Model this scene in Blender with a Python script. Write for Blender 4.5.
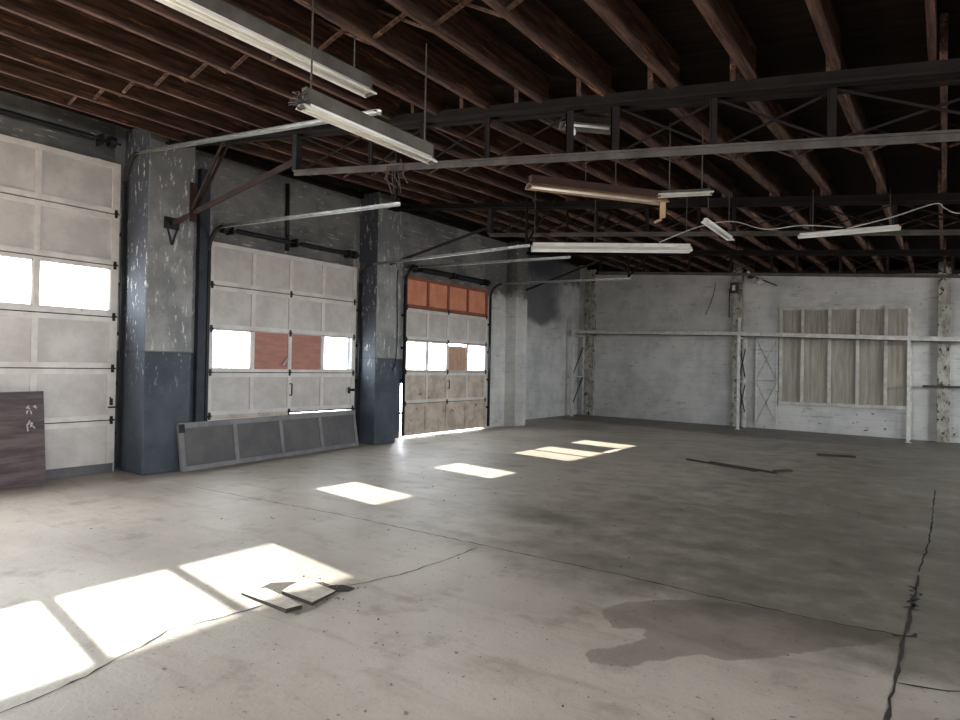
import bpy, math, random
import numpy as np
from mathutils import Vector, Matrix
random.seed(7)
SC = bpy.context.scene
COL = SC.collection
for o in list(bpy.data.objects):
    bpy.data.objects.remove(o)

# ------------------------------------------------------------------ camera
F_PX, EYE = 645.0, 1.55
def _u(v): return v / np.linalg.norm(v)
_ya = _u(np.array([465.0, -15.0, -F_PX]))
_r2 = np.array([-894.0, -(375 - .019 * 1359 - 360), -F_PX])
_za = _u(np.cross(_ya, _r2)); _za = _za if _za[1] > 0 else -_za
_xa = np.cross(_ya, _za)
_R = np.array([_xa, _ya, _za])
cam_data = bpy.data.cameras.new('camera')
cam = bpy.data.objects.new('camera', cam_data); COL.objects.link(cam)
cam_data.sensor_width = 36.0; cam_data.lens = F_PX / 960 * 36.0
cam_data.clip_start = 0.05; cam_data.clip_end = 300
M4 = Matrix(((_R[0][0], _R[0][1], _R[0][2], 0), (_R[1][0], _R[1][1], _R[1][2], 0), (_R[2][0], _R[2][1], _R[2][2], EYE), (0, 0, 0, 1)))
cam.matrix_world = M4
SC.camera = cam

# ------------------------------------------------------------------ light
SKY, SUN, EXPO = 20.0, 22.0, 1.18
w = bpy.data.worlds.new('world'); SC.world = w; w.use_nodes = True
# overcast-bright sky over duller ground
_wt = w.node_tree; _tc = _wt.nodes.new('ShaderNodeTexCoord'); _sx = _wt.nodes.new('ShaderNodeSeparateXYZ')
_mr = _wt.nodes.new('ShaderNodeMapRange'); _mr.inputs[1].default_value = -.04; _mr.inputs[2].default_value = .02
_mc = _wt.nodes.new('ShaderNodeMix'); _mc.data_type = 'RGBA'; _mc.inputs[6].default_value = (.56, .56, .57, 1); _mc.inputs[7].default_value = (.90, .96, 1.0, 1)
_wt.links.new(_tc.outputs['Generated'], _sx.inputs[0]); _wt.links.new(_sx.outputs[2], _mr.inputs[0]); _wt.links.new(_mr.outputs[0], _mc.inputs[0])
_wt.links.new(_mc.outputs[2], w.node_tree.nodes['Background'].inputs[0])
w.node_tree.nodes['Background'].inputs[1].default_value = SKY
sd = bpy.data.lights.new('sun', 'SUN'); sd.energy = SUN; sd.angle = math.radians(.6); sd.color = (1.0, .95, .86)
sun = bpy.data.objects.new('sun', sd); COL.objects.link(sun)
sun.location = (-25, 3, 14)
sun.rotation_euler = Vector((2.10, -.32, -1)).to_track_quat('-Z', 'Y').to_euler()
def portal(y0, y1, z0, z1, x=-9.56, s=1):
    l = bpy.data.lights.new('daylight_portal', 'AREA'); l.shape = 'RECTANGLE'; l.size = z1 - z0; l.size_y = y1 - y0
    l.cycles.is_portal = True
    o = bpy.data.objects.new('daylight_portal', l); COL.objects.link(o)
    o.location = (x, (y0 + y1) / 2, (z0 + z1) / 2); o.rotation_euler = (0, -s * math.pi / 2, 0)
portal(.75, 4.25, 2.15, 2.85); portal(5.7, 8.75, 1.4, 2.1); portal(10.15, 13.2, 1.4, 2.1); portal(-3.75, -.1, 0, 3.4); portal(-4.8, 1.0, 1.75, 3.1, 4.86, -1); portal(7.5, 16, 2.0, 2.55, 4.86, -1)  # last portals serve openings added out of view for daylight
SC.view_settings.view_transform = 'Standard'; SC.view_settings.look = 'None'
SC.view_settings.gamma = 1; SC.view_settings.use_curve_mapping = False
SC.view_settings.exposure = EXPO
SC.cycles.max_bounces = 10; SC.cycles.diffuse_bounces = 7; SC.cycles.glossy_bounces = 3
SC.cycles.transparent_max_bounces = 12
SC.cycles.caustics_reflective = False; SC.cycles.caustics_refractive = False
SC.cycles.sample_clamp_indirect = 6.0

# ------------------------------------------------------------------ materials
def lin(c):
    return tuple(((x / 255) / 12.92 if x / 255 <= .04045 else ((x / 255 + .055) / 1.055) ** 2.4) for x in c) + (1.0,)
class NT:
    def __init__(s, name, rough=.8, metal=0.0):
        s.m = bpy.data.materials.new(name); s.m.use_nodes = True
        s.t = s.m.node_tree; s.n = s.t.nodes; s.b = s.n['Principled BSDF']
        s.b.inputs['Roughness'].default_value = rough; s.b.inputs['Metallic'].default_value = metal
        g = s.n.new('ShaderNodeNewGeometry'); s.P = g.outputs['Position']
        x = s.n.new('ShaderNodeSeparateXYZ'); s.t.links.new(s.P, x.inputs[0]); s.X, s.Y, s.Z = x.outputs
    def _set(s, i, v):
        if hasattr(v, 'is_linked'): s.t.links.new(v, i)
        else: i.default_value = v
    def scale(s, v):
        n = s.n.new('ShaderNodeMapping'); s.t.links.new(s.P, n.inputs[0]); n.inputs['Scale'].default_value = v
        return n.outputs[0]
    def noise(s, sc, det=4, ro=.6, vec=None, dist=0):
        n = s.n.new('ShaderNodeTexNoise'); s.t.links.new(vec or s.P, n.inputs['Vector'])
        n.inputs['Scale'].default_value = sc; n.inputs['Detail'].default_value = det; n.inputs['Roughness'].default_value = ro
        n.inputs['Distortion'].default_value = dist
        return n.outputs[0]
    def step(s, v, a, b):
        n = s.n.new('ShaderNodeMapRange'); n.interpolation_type = 'SMOOTHSTEP' if a < b else 'LINEAR'
        n.clamp = True; s._set(n.inputs[0], v); n.inputs[1].default_value = a; n.inputs[2].default_value = b
        return n.outputs[0]
    def math(s, op, a, b=0.0, clamp=False):
        n = s.n.new('ShaderNodeMath'); n.operation = op; n.use_clamp = clamp; s._set(n.inputs[0], a); s._set(n.inputs[1], b)
        return n.outputs[0]
    def mix(s, f, a, b):
        n = s.n.new('ShaderNodeMix'); n.data_type = 'RGBA'
        s._set(n.inputs[0], f); s._set(n.inputs[6], a); s._set(n.inputs[7], b)
        return n.outputs[2]
    def attr(s, name):
        n = s.n.new('ShaderNodeAttribute'); n.attribute_name = name; return n.outputs['Fac']
    def bump(s, h, st=.3, d=.01):
        n = s.n.new('ShaderNodeBump'); n.inputs['Strength'].default_value = st; n.inputs['Distance'].default_value = d
        s.t.links.new(h, n.inputs['Height']); s.t.links.new(n.outputs[0], s.b.inputs['Normal'])
    def done(s, col):
        s._set(s.b.inputs['Base Color'], col); return s.m
def simple(name, c1, c2=None, sc=6, rough=.7, metal=0.0, stretch=(1, 1, 1), lo=.35, hi=.65, speck=None, sth=.64, ssc=14, bump=0, spec=.35):
    t = NT(name, rough, metal); t.b.inputs['Specular IOR Level'].default_value = spec; c1 = lin(c1); c2 = lin(c2) if c2 else c1
    v = t.scale(stretch)
    nz = t.noise(sc, 5, .65, v)
    col = t.mix(t.step(nz, lo, hi), c1, c2)
    if speck: col = t.mix(t.step(t.noise(ssc, 5, .7, v), sth, sth + .05), col, lin(speck))
    if bump: t.bump(nz, bump, .01)
    return t.done(col)
MT = {}
# floor slab
t = NT('worn_concrete', .78)
big = t.noise(.55, 4, .6); mid = t.noise(2.3, 6, .65); fine = t.noise(28, 5, .7)
c = t.mix(t.step(big, .35, .68), lin((182, 171, 158)), lin((156, 145, 132)))
c = t.mix(t.math('MULTIPLY', t.step(mid, .52, .72), .55), c, lin((122, 107, 94)))
sv = t.scale((.5, 2.2, 1)); c = t.mix(t.math('MULTIPLY', t.step(t.noise(1.6, 5, .7, sv, .6), .5, .7), .4), c, lin((132, 112, 96)))
c = t.mix(t.math('MULTIPLY', t.step(fine, .55, .75), .35), c, lin((92, 88, 82)))
c = t.mix(t.math('MULTIPLY', t.step(t.noise(21, 4, .6), .655, .68), .75), c, lin((72, 64, 58)))
c = t.mix(t.math('MULTIPLY', t.step(t.noise(60, 4, .7), .62, .68), .5), c, lin((86, 78, 70)))
edge = t.math('ADD', t.attr('stain'), t.math('MULTIPLY', t.math('SUBTRACT', t.noise(7, 5, .65), .5), .12))
st = t.math('MULTIPLY', t.step(edge, -.006, .012), .5)
c = t.mix(st, c, lin((92, 73, 62)))
e2 = t.math('ADD', t.attr('grime_and_dark'), t.math('MULTIPLY', t.math('SUBTRACT', t.noise(3, 5, .65), .5), .9))
c = t.mix(t.math('MULTIPLY', t.step(e2, -.25, .45), .74), c, lin((66, 61, 52)))
r = t.math('ADD', .34, t.math('MULTIPLY', mid, .3)); t._set(t.b.inputs['Roughness'], r)
t.bump(fine, .4, .008)
MT['floor'] = t.done(c)
MT['dirt_shade'] = simple('crack_dirt_and_shade', (34, 30, 27), (52, 45, 39), 30, .95)  # crack dirt, also painted as shade in the hollow and on slab edges
MT['slab'] = simple('broken_concrete', (196, 186, 172), (168, 156, 142), 9, .85, bump=.3)
# plaster above the doors: dark grey with flaked white patches
t = NT('flaking_grey_plaster', .85)
n1 = t.noise(1.1, 5, .6); c = t.mix(t.step(n1, .35, .65), lin((126, 124, 120)), lin((84, 84, 84)))
rows = t.scale((1, .35, 2.6)); c = t.mix(t.math('MULTIPLY', t.step(t.noise(2.2, 5, .7, rows), .55, .7), .6), c, lin((64, 66, 70)))
c = t.mix(t.math('MULTIPLY', t.step(t.noise(9, 6, .78, rows), .60, .63), .8), c, lin((196, 192, 184)))
c = t.mix(t.math('MULTIPLY', t.step(t.noise(17, 4, .7), .66, .7), .6), c, lin((50, 50, 52)))
t.bump(n1, .3, .02); MT['plaster'] = t.done(c)
# piers : pale grey over a dark blue-grey dado at 1.66 m
t = NT('two_tone_pier_paint', .75); t.b.inputs['Specular IOR Level'].default_value = .25
n1 = t.noise(2.0, 6, .65); v = t.scale((2, 2, .5))
up = t.mix(t.step(n1, .35, .65), lin((150, 150, 148)), lin((118, 119, 120)))
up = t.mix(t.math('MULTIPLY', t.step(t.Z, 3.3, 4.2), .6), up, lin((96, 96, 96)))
lo = t.mix(t.step(n1, .35, .65), lin((66, 71, 80)), lin((80, 86, 94)))
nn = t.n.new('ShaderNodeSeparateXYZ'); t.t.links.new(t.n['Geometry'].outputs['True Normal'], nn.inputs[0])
up = t.mix(t.step(nn.outputs[1], -.4, -.8) if False else t.math('LESS_THAN', nn.outputs[1], -.5), up, lin((70, 74, 82)))  # camera-facing sides tinted darker, shade put into the paint colour
band = t.step(t.Z, 1.655, 1.665)
c = t.mix(band, lo, up)
fl = t.math('MULTIPLY', t.step(t.noise(8, 6, .78, v), .585, .61), t.step(t.Z, .9, 2.0))
c = t.mix(fl, c, lin((202, 198, 190)))
c = t.mix(t.math('MULTIPLY', t.step(t.noise(15, 5, .7), .66, .69), .7), c, lin((58, 60, 66)))
c = t.mix(t.math('MULTIPLY', t.step(t.math('ABSOLUTE', t.math('SUBTRACT', t.Z, 1.66)), .02, .012), .6), c, lin((52, 56, 66)))
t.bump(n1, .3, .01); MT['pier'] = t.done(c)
# white-washed end of the left wall, smoke-blackened above 3.3 m
def whitewash(name, soot):
    t = NT(name, .8)
    n1 = t.noise(1.4, 6, .65)
    c = t.mix(t.step(n1, .35, .7), lin((204, 202, 198)), lin((174, 174, 172)))
    crs = t.math('ABSOLUTE', t.math('SUBTRACT', t.math('FRACT', t.math('DIVIDE', t.Z, .205)), .5))
    c = t.mix(t.math('MULTIPLY', t.step(crs, .46, .5), .28), c, lin((110, 110, 108)))
    sv = t.scale((.6, .6, 3.2))
    c = t.mix(t.math('MULTIPLY', t.step(t.noise(2.6, 6, .72, sv), .58, .68), .55), c, lin((126, 122, 116)))
    lowd = t.math('MULTIPLY', t.step(t.noise(4, 6, .7, t.scale((1.2, 1.2, 1.6))), .64, .67), t.math('SUBTRACT', 1, t.step(t.Z, .3, 1.1)))
    c = t.mix(lowd, c, lin((52, 52, 52)))
    c = t.mix(t.math('MULTIPLY', t.step(t.noise(11, 4, .6), .69, .71), .8), c, lin((60, 58, 54)))
    if soot:
        s = t.math('ADD', t.math('SUBTRACT', t.math('SUBTRACT', t.Z, 3.3), t.math('MULTIPLY', t.step(t.Y, 14.7, 15.0), .9)), t.math('MULTIPLY', t.math('SUBTRACT', t.noise(2.2, 5, .7), .5), .9))
        c = t.mix(t.math('MULTIPLY', t.step(s, -.08, .22), .88), c, lin((70, 68, 66)))
        c = t.mix(t.math('MULTIPLY', t.step(t.noise(8, 6, .75, sv), .60, .64), t.step(t.Z, 3.1, 3.5)), c, lin((186, 182, 176)))
        d2 = t.math('ADD', t.math('ABSOLUTE', t.math('SUBTRACT', t.Y, 17.0)), t.math('MULTIPLY', t.math('SUBTRACT', t.noise(1.6, 5, .7), .5), 1.2))
        d2 = t.math('ADD', d2, t.math('MULTIPLY', t.math('SUBTRACT', 1, t.step(t.Z, 2.3, 3.2)), 3.0))
        c = t.mix(t.math('MULTIPLY', t.math('SUBTRACT', 1, t.step(d2, .6, 1.7)), .8), c, lin((64, 66, 74)))
    t.bump(n1, .25, .02)
    return t.done(c)
MT['white_soot'] = whitewash('sooty_whitewash', True)
MT['white'] = whitewash('whitewashed_block', False)
MT['door'] = simple('cream_door_paint', (200, 194, 189), (182, 175, 170), 2.5, .55, speck=(96, 88, 80), sth=.70, ssc=9)
MT['door_stile'] = simple('pale_door_frame_paint', (216, 210, 204), (198, 191, 185), 3, .55, speck=(84, 78, 74), sth=.69, ssc=12)
MT['door_old'] = simple('dirty_tan_door_paint', (204, 190, 176), (170, 156, 143), 3, .6, speck=(84, 70, 60), sth=.62, ssc=7)
MT['orange'] = simple('orange_primer', (222, 150, 116), (206, 134, 104), 3, .6)
MT['orange_dark'] = simple('orange_frame_primer', (150, 92, 74), (128, 78, 64), 4, .6)
MT['redboard'] = simple('red_brown_infill_board', (176, 126, 112), (158, 112, 102), 3, .7, stretch=(1, 1, 4))
MT['tanboard'] = simple('tan_infill_board', (190, 156, 134), (168, 134, 114), 3, .7, stretch=(1, 4, 1))
MT['fallen'] = simple('grey_door_section_paint', (100, 97, 98), (86, 84, 86), 2.5, .6, speck=(90, 88, 88), sth=.68)
MT['fallen_rim'] = simple('grey_door_rim_paint', (132, 130, 130), (112, 110, 111), 3, .6)
MT['ply'] = simple('weathered_plywood', (110, 98, 98), (80, 70, 72), 3, .85, stretch=(1, .5, 5), bump=.3)
MT['galv'] = simple('galvanised_steel', (190, 190, 188), (160, 160, 158), 12, .38, .85)
MT['iron'] = simple('dull_brown_iron', (32, 27, 25), (25, 21, 20), 5, .75, .0, spec=.08)
MT['iron_pale'] = simple('worn_pale_iron', (78, 73, 69), (60, 55, 52), 5, .6, .1, spec=.2)
MT['darkiron'] = simple('blackened_iron', (48, 48, 50), (36, 36, 38), 8, .5, .5)
MT['rust'] = simple('rusty_red_iron', (58, 45, 43), (46, 38, 37), 6, .7, .1, spec=.1)
MT['enamel'] = simple('dusty_white_enamel', (222, 219, 210), (198, 194, 184), 5, .4)
MT['enamel_back'] = simple('dull_grey_enamel', (92, 88, 80), (72, 68, 62), 5, .6)
MT['yellowed'] = simple('yellowed_enamel', (172, 146, 116), (146, 118, 90), 5, .5)
MT['yellow_back'] = simple('brown_painted_housing', (74, 52, 44), (60, 42, 37), 5, .6)
MT['tube'] = simple('fluorescent_glass', (244, 243, 238), (236, 234, 228), 3, .2)
MT['rackpaint'] = simple('white_rack_paint', (206, 203, 197), (178, 174, 168), 7, .5, speck=(120, 110, 100), sth=.7)
MT['timber'] = simple('aged_rafter_timber', (102, 78, 67), (62, 49, 44), 7, .8, stretch=(4, .35, 4), speck=(150, 108, 78), sth=.6, ssc=4, bump=.3, spec=.06)
MT['timber_dark'] = simple('dark_ledger_timber', (46, 37, 34), (34, 28, 27), 6, .85, stretch=(4, .4, 4), spec=.08)
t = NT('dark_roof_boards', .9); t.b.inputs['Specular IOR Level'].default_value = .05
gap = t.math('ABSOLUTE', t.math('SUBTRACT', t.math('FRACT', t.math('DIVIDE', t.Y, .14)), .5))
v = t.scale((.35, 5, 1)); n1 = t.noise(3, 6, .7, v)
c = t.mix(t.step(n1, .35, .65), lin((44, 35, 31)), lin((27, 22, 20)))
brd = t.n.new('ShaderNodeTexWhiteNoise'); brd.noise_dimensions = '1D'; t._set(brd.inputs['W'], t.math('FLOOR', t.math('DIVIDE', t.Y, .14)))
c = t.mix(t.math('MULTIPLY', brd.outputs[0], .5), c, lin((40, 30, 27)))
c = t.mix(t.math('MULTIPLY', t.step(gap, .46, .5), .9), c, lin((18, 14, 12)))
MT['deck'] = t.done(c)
MT['corr'] = simple('streaked_board', (170, 163, 151), (144, 137, 126), 4, .7, stretch=(4, 4, .3), speck=(130, 120, 106), sth=.7, ssc=3)
MT['corr_frame'] = simple('peeling_window_frame', (206, 202, 193), (178, 173, 164), 5, .7, speck=(70, 64, 58), sth=.66)
MT['peel'] = simple('peeling_column_paint', (176, 172, 164), (134, 128, 120), 4, .8, speck=(62, 56, 50), sth=.56, ssc=6, stretch=(1.5, 1.5, 1))
MT['black'] = simple('black_rubber', (30, 30, 32), (40, 40, 42), 10, .6)
MT['bulb'] = simple('white_bulb_glass', (240, 240, 238), None, 4, .15)
MT['wire'] = simple('pale_grey_cable', (176, 172, 166), (150, 146, 140), 9, .5)
MT['chalk'] = simple('white_chalk', (196, 190, 190), (170, 164, 166), 30, .9)
MT['lath'] = simple('old_brown_lath', (58, 48, 39), (40, 33, 28), 8, .8)
MT['frontwall'] = simple('bare_grey_block', (128, 124, 118), (96, 92, 88), 2, .85)
# clear glass that lets daylight straight through
gm = bpy.data.materials.new('window_glass'); gm.use_nodes = True
nt = gm.node_tree; nt.nodes.remove(nt.nodes['Principled BSDF'])
tr = nt.nodes.new('ShaderNodeBsdfTransparent'); tr.inputs[0].default_value = (.68, .69, .69, 1)
gl = nt.nodes.new('ShaderNodeBsdfGlossy'); gl.inputs['Roughness'].default_value = .08
mx = nt.nodes.new('ShaderNodeMixShader'); mx.inputs[0].default_value = .06
nt.links.new(tr.outputs[0], mx.inputs[1]); nt.links.new(gl.outputs[0], mx.inputs[2]); nt.links.new(mx.outputs[0], nt.nodes['Material Output'].inputs[0])
MT['glass'] = gm

# ------------------------------------------------------------------ mesh helpers
def tag(o, label=None, cat=None, group=None, kind=None):
    if label: o['label'] = label
    if cat: o['category'] = cat
    if group: o['group'] = group
    if kind: o['kind'] = kind
    return o
def wloc(o):
    v = Vector((0, 0, 0))
    while o is not None: v += o.location; o = o.parent
    return v
def empty(name, loc):
    o = bpy.data.objects.new(name, None); COL.objects.link(o); o.location = loc; o.empty_display_size = .1
    return o
class MB:
    def __init__(s): s.v, s.f, s.mi = [], [], []
    def poly(s, vs, fs, mi=0):
        k = len(s.v); s.v += [tuple(p) for p in vs]
        for f in fs: s.f.append([k + i for i in f]); s.mi.append(mi)
        return s
    def hexa(s, p, mi=0):
        return s.poly(p, [(0, 3, 2, 1), (4, 5, 6, 7), (0, 1, 5, 4), (1, 2, 6, 5), (2, 3, 7, 6), (3, 0, 4, 7)], mi)
    def box(s, x0, x1, y0, y1, z0, z1, mi=0):
        return s.hexa([(x0, y0, z0), (x1, y0, z0), (x1, y1, z0), (x0, y1, z0), (x0, y0, z1), (x1, y0, z1), (x1, y1, z1), (x0, y1, z1)], mi)
    def bar(s, p, q, w, h, up=(0, 0, 1), mi=0):
        p, q = Vector(p), Vector(q); d = (q - p).normalized(); u = Vector(up)
        sd_ = d.cross(u)
        if sd_.length < 1e-4: sd_ = d.cross(Vector((1, 0, 0)))
        sd_.normalize(); u = sd_.cross(d); a, b = sd_ * (w / 2), u * (h / 2)
        return s.hexa([p - a - b, p + a - b, p + a + b, p - a + b, q - a - b, q + a - b, q + a + b, q - a + b], mi)
    def sweep(s, pts, prof, up=(0, 0, 1), mi=0, closed=True):
        """prof: 2-D outline in (side, up); swept along pts"""
        pts = [Vector(p) for p in pts]; n = len(prof); rings = []
        for i, p in enumerate(pts):
            d = (pts[min(i + 1, len(pts) - 1)] - pts[max(i - 1, 0)]).normalized(); u = Vector(up)
            sd_ = d.cross(u)
            if sd_.length < 1e-4: sd_ = d.cross(Vector((1, 0, 0)))
            sd_.normalize(); u2 = sd_.cross(d)
            rings.append([p + sd_ * a + u2 * b for a, b in prof])
        vs = [v for r in rings for v in r]; fs = []
        for i in range(len(pts) - 1):
            for j in range(n if closed else n - 1):
                a, b = i * n + j, i * n + (j + 1) % n
                fs.append((a, b, b + n, a + n))
        if closed:
            fs.append(tuple(range(n))[::-1]); fs.append(tuple((len(pts) - 1) * n + j for j in range(n)))
        return s.poly(vs, fs, mi)
    def tube(s, pts, r, n=8, up=(0, 0, 1), mi=0):
        return s.sweep(pts, [(r * math.cos(2 * math.pi * k / n), r * math.sin(2 * math.pi * k / n)) for k in range(n)], up, mi)
    def lathe(s, c, prof, n=14, mi=0):
        vs = [(c[0] + r * math.cos(2 * math.pi * k / n), c[1] + r * math.sin(2 * math.pi * k / n), c[2] + z) for r, z in prof for k in range(n)]
        fs = [(i * n + k, i * n + (k + 1) % n, (i + 1) * n + (k + 1) % n, (i + 1) * n + k) for i in range(len(prof) - 1) for k in range(n)]
        fs += [tuple(range(n))[::-1], tuple((len(prof) - 1) * n + k for k in range(n))]
        return s.poly(vs, fs, mi)
    def prism(s, pts, z0, z1, mi=0):
        n = len(pts)
        zz0 = z0 if hasattr(z0, '__len__') else [z0] * n
        zz1 = z1 if hasattr(z1, '__len__') else [z1] * n
        vs = [(p[0], p[1], a) for p, a in zip(pts, zz0)] + [(p[0], p[1], a) for p, a in zip(pts, zz1)]
        fs = [tuple(range(n))[::-1], tuple(range(n, 2 * n))] + [(i, (i + 1) % n, n + (i + 1) % n, n + i) for i in range(n)]
        return s.poly(vs, fs, mi)
    def build(s, name, mats, parent=None, bevel=0, smooth=False, loc=None):
        me = bpy.data.meshes.new(name)
        base = wloc(parent) if parent else Vector((0, 0, 0))
        if loc is not None: base = base + (Vector(loc) - base)
        me.from_pydata([tuple(Vector(v) - base) for v in s.v], [], s.f)
        for m in (mats if isinstance(mats, (list, tuple)) else [mats]): me.materials.append(MT[m] if isinstance(m, str) else m)
        me.polygons.foreach_set('material_index', s.mi)
        if smooth: me.polygons.foreach_set('use_smooth', [True] * len(s.f))
        me.validate(); me.update()
        import bmesh
        bm = bmesh.new(); bm.from_mesh(me); bmesh.ops.recalc_face_normals(bm, faces=bm.faces); bm.to_mesh(me); bm.free()
        o = bpy.data.objects.new(name, me); COL.objects.link(o)
        if parent: o.parent = parent
        if loc is not None: o.location = Vector(loc) - (wloc(parent) if parent else Vector((0, 0, 0)))
        if bevel:
            b = o.modifiers.new('bevel', 'BEVEL'); b.width = bevel; b.segments = 2; b.limit_method = 'ANGLE'
        return o

# ------------------------------------------------------------------ the shell
XW = -9.36           # inner face of the left wall
XE, YS = 4.5, -5.0   # right wall, front wall
def yback(x): return 19.5 - .11 * (x + 9.85)
KY = [-6, 4.7, 9.2, 14.6, 21]; KB = [3.41, 3.41, 3.66, 3.86, 3.92]; KS = [.128, .128, .115, .086, .082]
def zr(x, y):        # underside of the rafters
    return float(np.interp(y, KY, KB) - np.interp(y, KY, KS) * x)

# floor: one slab, denser where the damp stain lies, with dirt-filled joints
def seglist(a, b, st): return list(np.linspace(a, b, max(2, int(round((b - a) / st)) + 1)))
xs = sorted(set([round(v, 4) for v in seglist(-10.4, -4.0, .4) + seglist(-4.0, .6, .05) + seglist(.6, XE + .1, .5)]))
ys = sorted(set([round(v, 4) for v in seglist(YS - .1, 2.4, .5) + seglist(2.4, 6.4, .05) + seglist(6.4, 20.0, .4)]))
STAIN = [(-1.77, 3.81), (-1.73, 4.06), (-1.57, 4.24), (-1.34, 4.44), (-1.0, 4.55), (-.59, 4.56), (-.22, 4.58), (-.19, 4.52), (-.29, 4.40), (-.63, 3.95), (-.87, 3.63),
         (-1.07, 3.58), (-1.22, 3.38), (-1.35, 3.17), (-1.51, 3.12), (-1.59, 3.25), (-1.49, 3.36), (-1.39, 3.6), (-1.44, 3.74), (-1.58, 3.62)]
def sdf(px, py, poly):
    d = np.full(px.shape, 1e9); ins = np.zeros(px.shape, bool)
    n = len(poly)
    for i in range(n):
        ax, ay = poly[i]; bx, by = poly[(i + 1) % n]
        ex, ey = bx - ax, by - ay
        tt = np.clip(((px - ax) * ex + (py - ay) * ey) / (ex * ex + ey * ey), 0, 1)
        d = np.minimum(d, np.hypot(px - ax - tt * ex, py - ay - tt * ey))
        cond = ((ay > py) != (by > py)) & (px < (bx - ax) * (py - ay) / (by - ay + 1e-12) + ax)
        ins ^= cond
    return np.where(ins, d, -d)
gx, gy = np.meshgrid(xs, ys); gx, gy = gx.ravel(), gy.ravel()
stain = np.clip(sdf(gx, gy, STAIN), -.6, .6)
grime_and_dark = np.maximum.reduce([
    .35 - np.hypot((gx + 3.3) / 1.0, (gy - 5.9) / .6) * .5,
    .30 - np.hypot((gx + 2.2) / 1.6, (gy - 7.2) / .5) * .5,
    (gy - (yback(gx) - 2.6)) * .9 + np.clip((gx + 6.5) * .08, -.2, .25),  # floor darker towards the back wall
    .28 - np.abs(gx + .15) * 1.1 - np.maximum(0, np.abs(gy - 5.0) - .9),
    np.minimum(.34, (gx + 3.2) * .16) + np.minimum(0, gy - 4.6) * .5,  # floor darker towards the right, beyond the cross joint
    .22 - np.hypot((gx + .6) / 1.0, (gy - 4.5) / .22) * .4])
grime_and_dark = np.clip(grime_and_dark, -1, .6)
m = MB(); nx = len(xs)
m.v = [(a, b, 0.0) for a, b in zip(gx, gy)]
for j in range(len(ys) - 1):
    for i in range(nx - 1):
        k = j * nx + i; m.f.append([k, k + 1, k + 1 + nx, k + nx]); m.mi.append(0)
ngrid = len(m.v)
def ribbon(pts, w, jit=.02, step=.06, z=.0025):
    P = [Vector((p[0], p[1], 0)) for p in pts]; L, R_ = [], []
    for a, b in zip(P[:-1], P[1:]):
        n = max(1, int((b - a).length / step)); d = (b - a).normalized(); s_ = Vector((-d.y, d.x, 0))
        for k in range(n):
            c_ = a.lerp(b, k / n) + s_ * random.uniform(-jit, jit); ww = w * random.uniform(.35, 1.3)
            L.append(c_ + s_ * ww / 2); R_.append(c_ - s_ * ww / 2)
    vs = [(p.x, p.y, z) for p in L] + [(p.x, p.y, z) for p in R_]; n = len(L)
    m.poly(vs, [(i, i + 1, n + i + 1, n + i) for i in range(n - 1)], 1)
ribbon([(-3.30, 1.0), (-3.39, 1.46), (-3.48, 1.71), (-3.60, 1.98), (-3.53, 2.3), (-3.50, 2.62)], .012, .012)
ribbon([(-3.37, 3.12), (-3.24, 3.54), (-3.22, 4.02), (-3.22, 4.54)], .010, .01)
ribbon([(-7.4, 4.40), (-5.01, 4.55), (-3.25, 4.57), (-1.97, 4.58), (-1.29, 4.55), (-.62, 4.55), (-.15, 4.6)], .012, .01)
ribbon([(-.09, 10.65), (-.10, 7.41), (-.15, 6.04)], .016, .008, .09)
ribbon([(-.15, 6.04), (-.17, 4.81), (-.19, 3.85), (-.2, 3.3)], .02, .008, .09)
ribbon([(-.2, 5.7), (-.13, 5.5), (-.2, 5.25), (-.13, 5.1)], .035, .05, .04)
ribbon([(-.18, 3.88), (-.04, 3.92), (.2, 4.0)], .016, .012)
ribbon([(-.22, 4.55), (-.15, 4.62), (-.1, 4.75)], .03, .03)
# flat dark polygons painting the shade of a hollow round the broken slabs
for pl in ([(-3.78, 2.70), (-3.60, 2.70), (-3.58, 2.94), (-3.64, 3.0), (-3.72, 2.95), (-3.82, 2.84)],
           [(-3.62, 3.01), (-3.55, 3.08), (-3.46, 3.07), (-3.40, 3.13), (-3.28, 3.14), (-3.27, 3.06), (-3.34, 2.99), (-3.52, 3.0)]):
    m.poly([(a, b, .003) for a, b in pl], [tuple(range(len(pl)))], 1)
fl = m.build('floor', ['floor', 'dirt_shade'])
def vattr(me, name, arr):
    a = me.attributes.new(name, 'FLOAT', 'POINT'); full = np.full(len(me.vertices), -1.0, dtype=np.float32); full[:len(arr)] = arr
    a.data.foreach_set('value', full)
vattr(fl.data, 'stain', stain); vattr(fl.data, 'grime_and_dark', grime_and_dark)
tag(fl, 'worn cracked concrete floor of the empty garage', 'floor', kind='structure')

# left wall with its door openings, one added behind the camera for daylight
m = MB(); x0 = XW - .12; ZT = 5.3
def piece(y0, y1, z0, z1, mi=0): m.box(x0, XW, y0, y1, z0, z1, mi)
D = {0: (-3.75, -.10, 3.4), 1: (.78, 4.24, 4.20), 2: (5.74, 8.70, 3.37), 3: (10.11, 13.13, 3.37)}
piece(YS - .3, -3.75, 0, ZT); piece(-.10, .78, 0, ZT)
piece(4.24, 5.74, 0, ZT, 1); piece(8.70, 10.11, 0, ZT, 1); piece(13.13, 14.6, 0, ZT, 2)
for k, (a, b, z) in D.items(): piece(a, b, z, ZT, 0)
piece(10.11, 10.22, 1.15, 3.37, 1)
m.box(XW - .94, XW - .64, 14.6, 19.9, 0, ZT, 2); m.box(XW - .94, x0, 14.45, 14.6, 0, ZT, 2)
tag(m.build('wall_left', ['plaster', 'pier', 'white_soot']), 'grey plaster wall holding the row of garage doors', 'wall', kind='structure')
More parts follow.
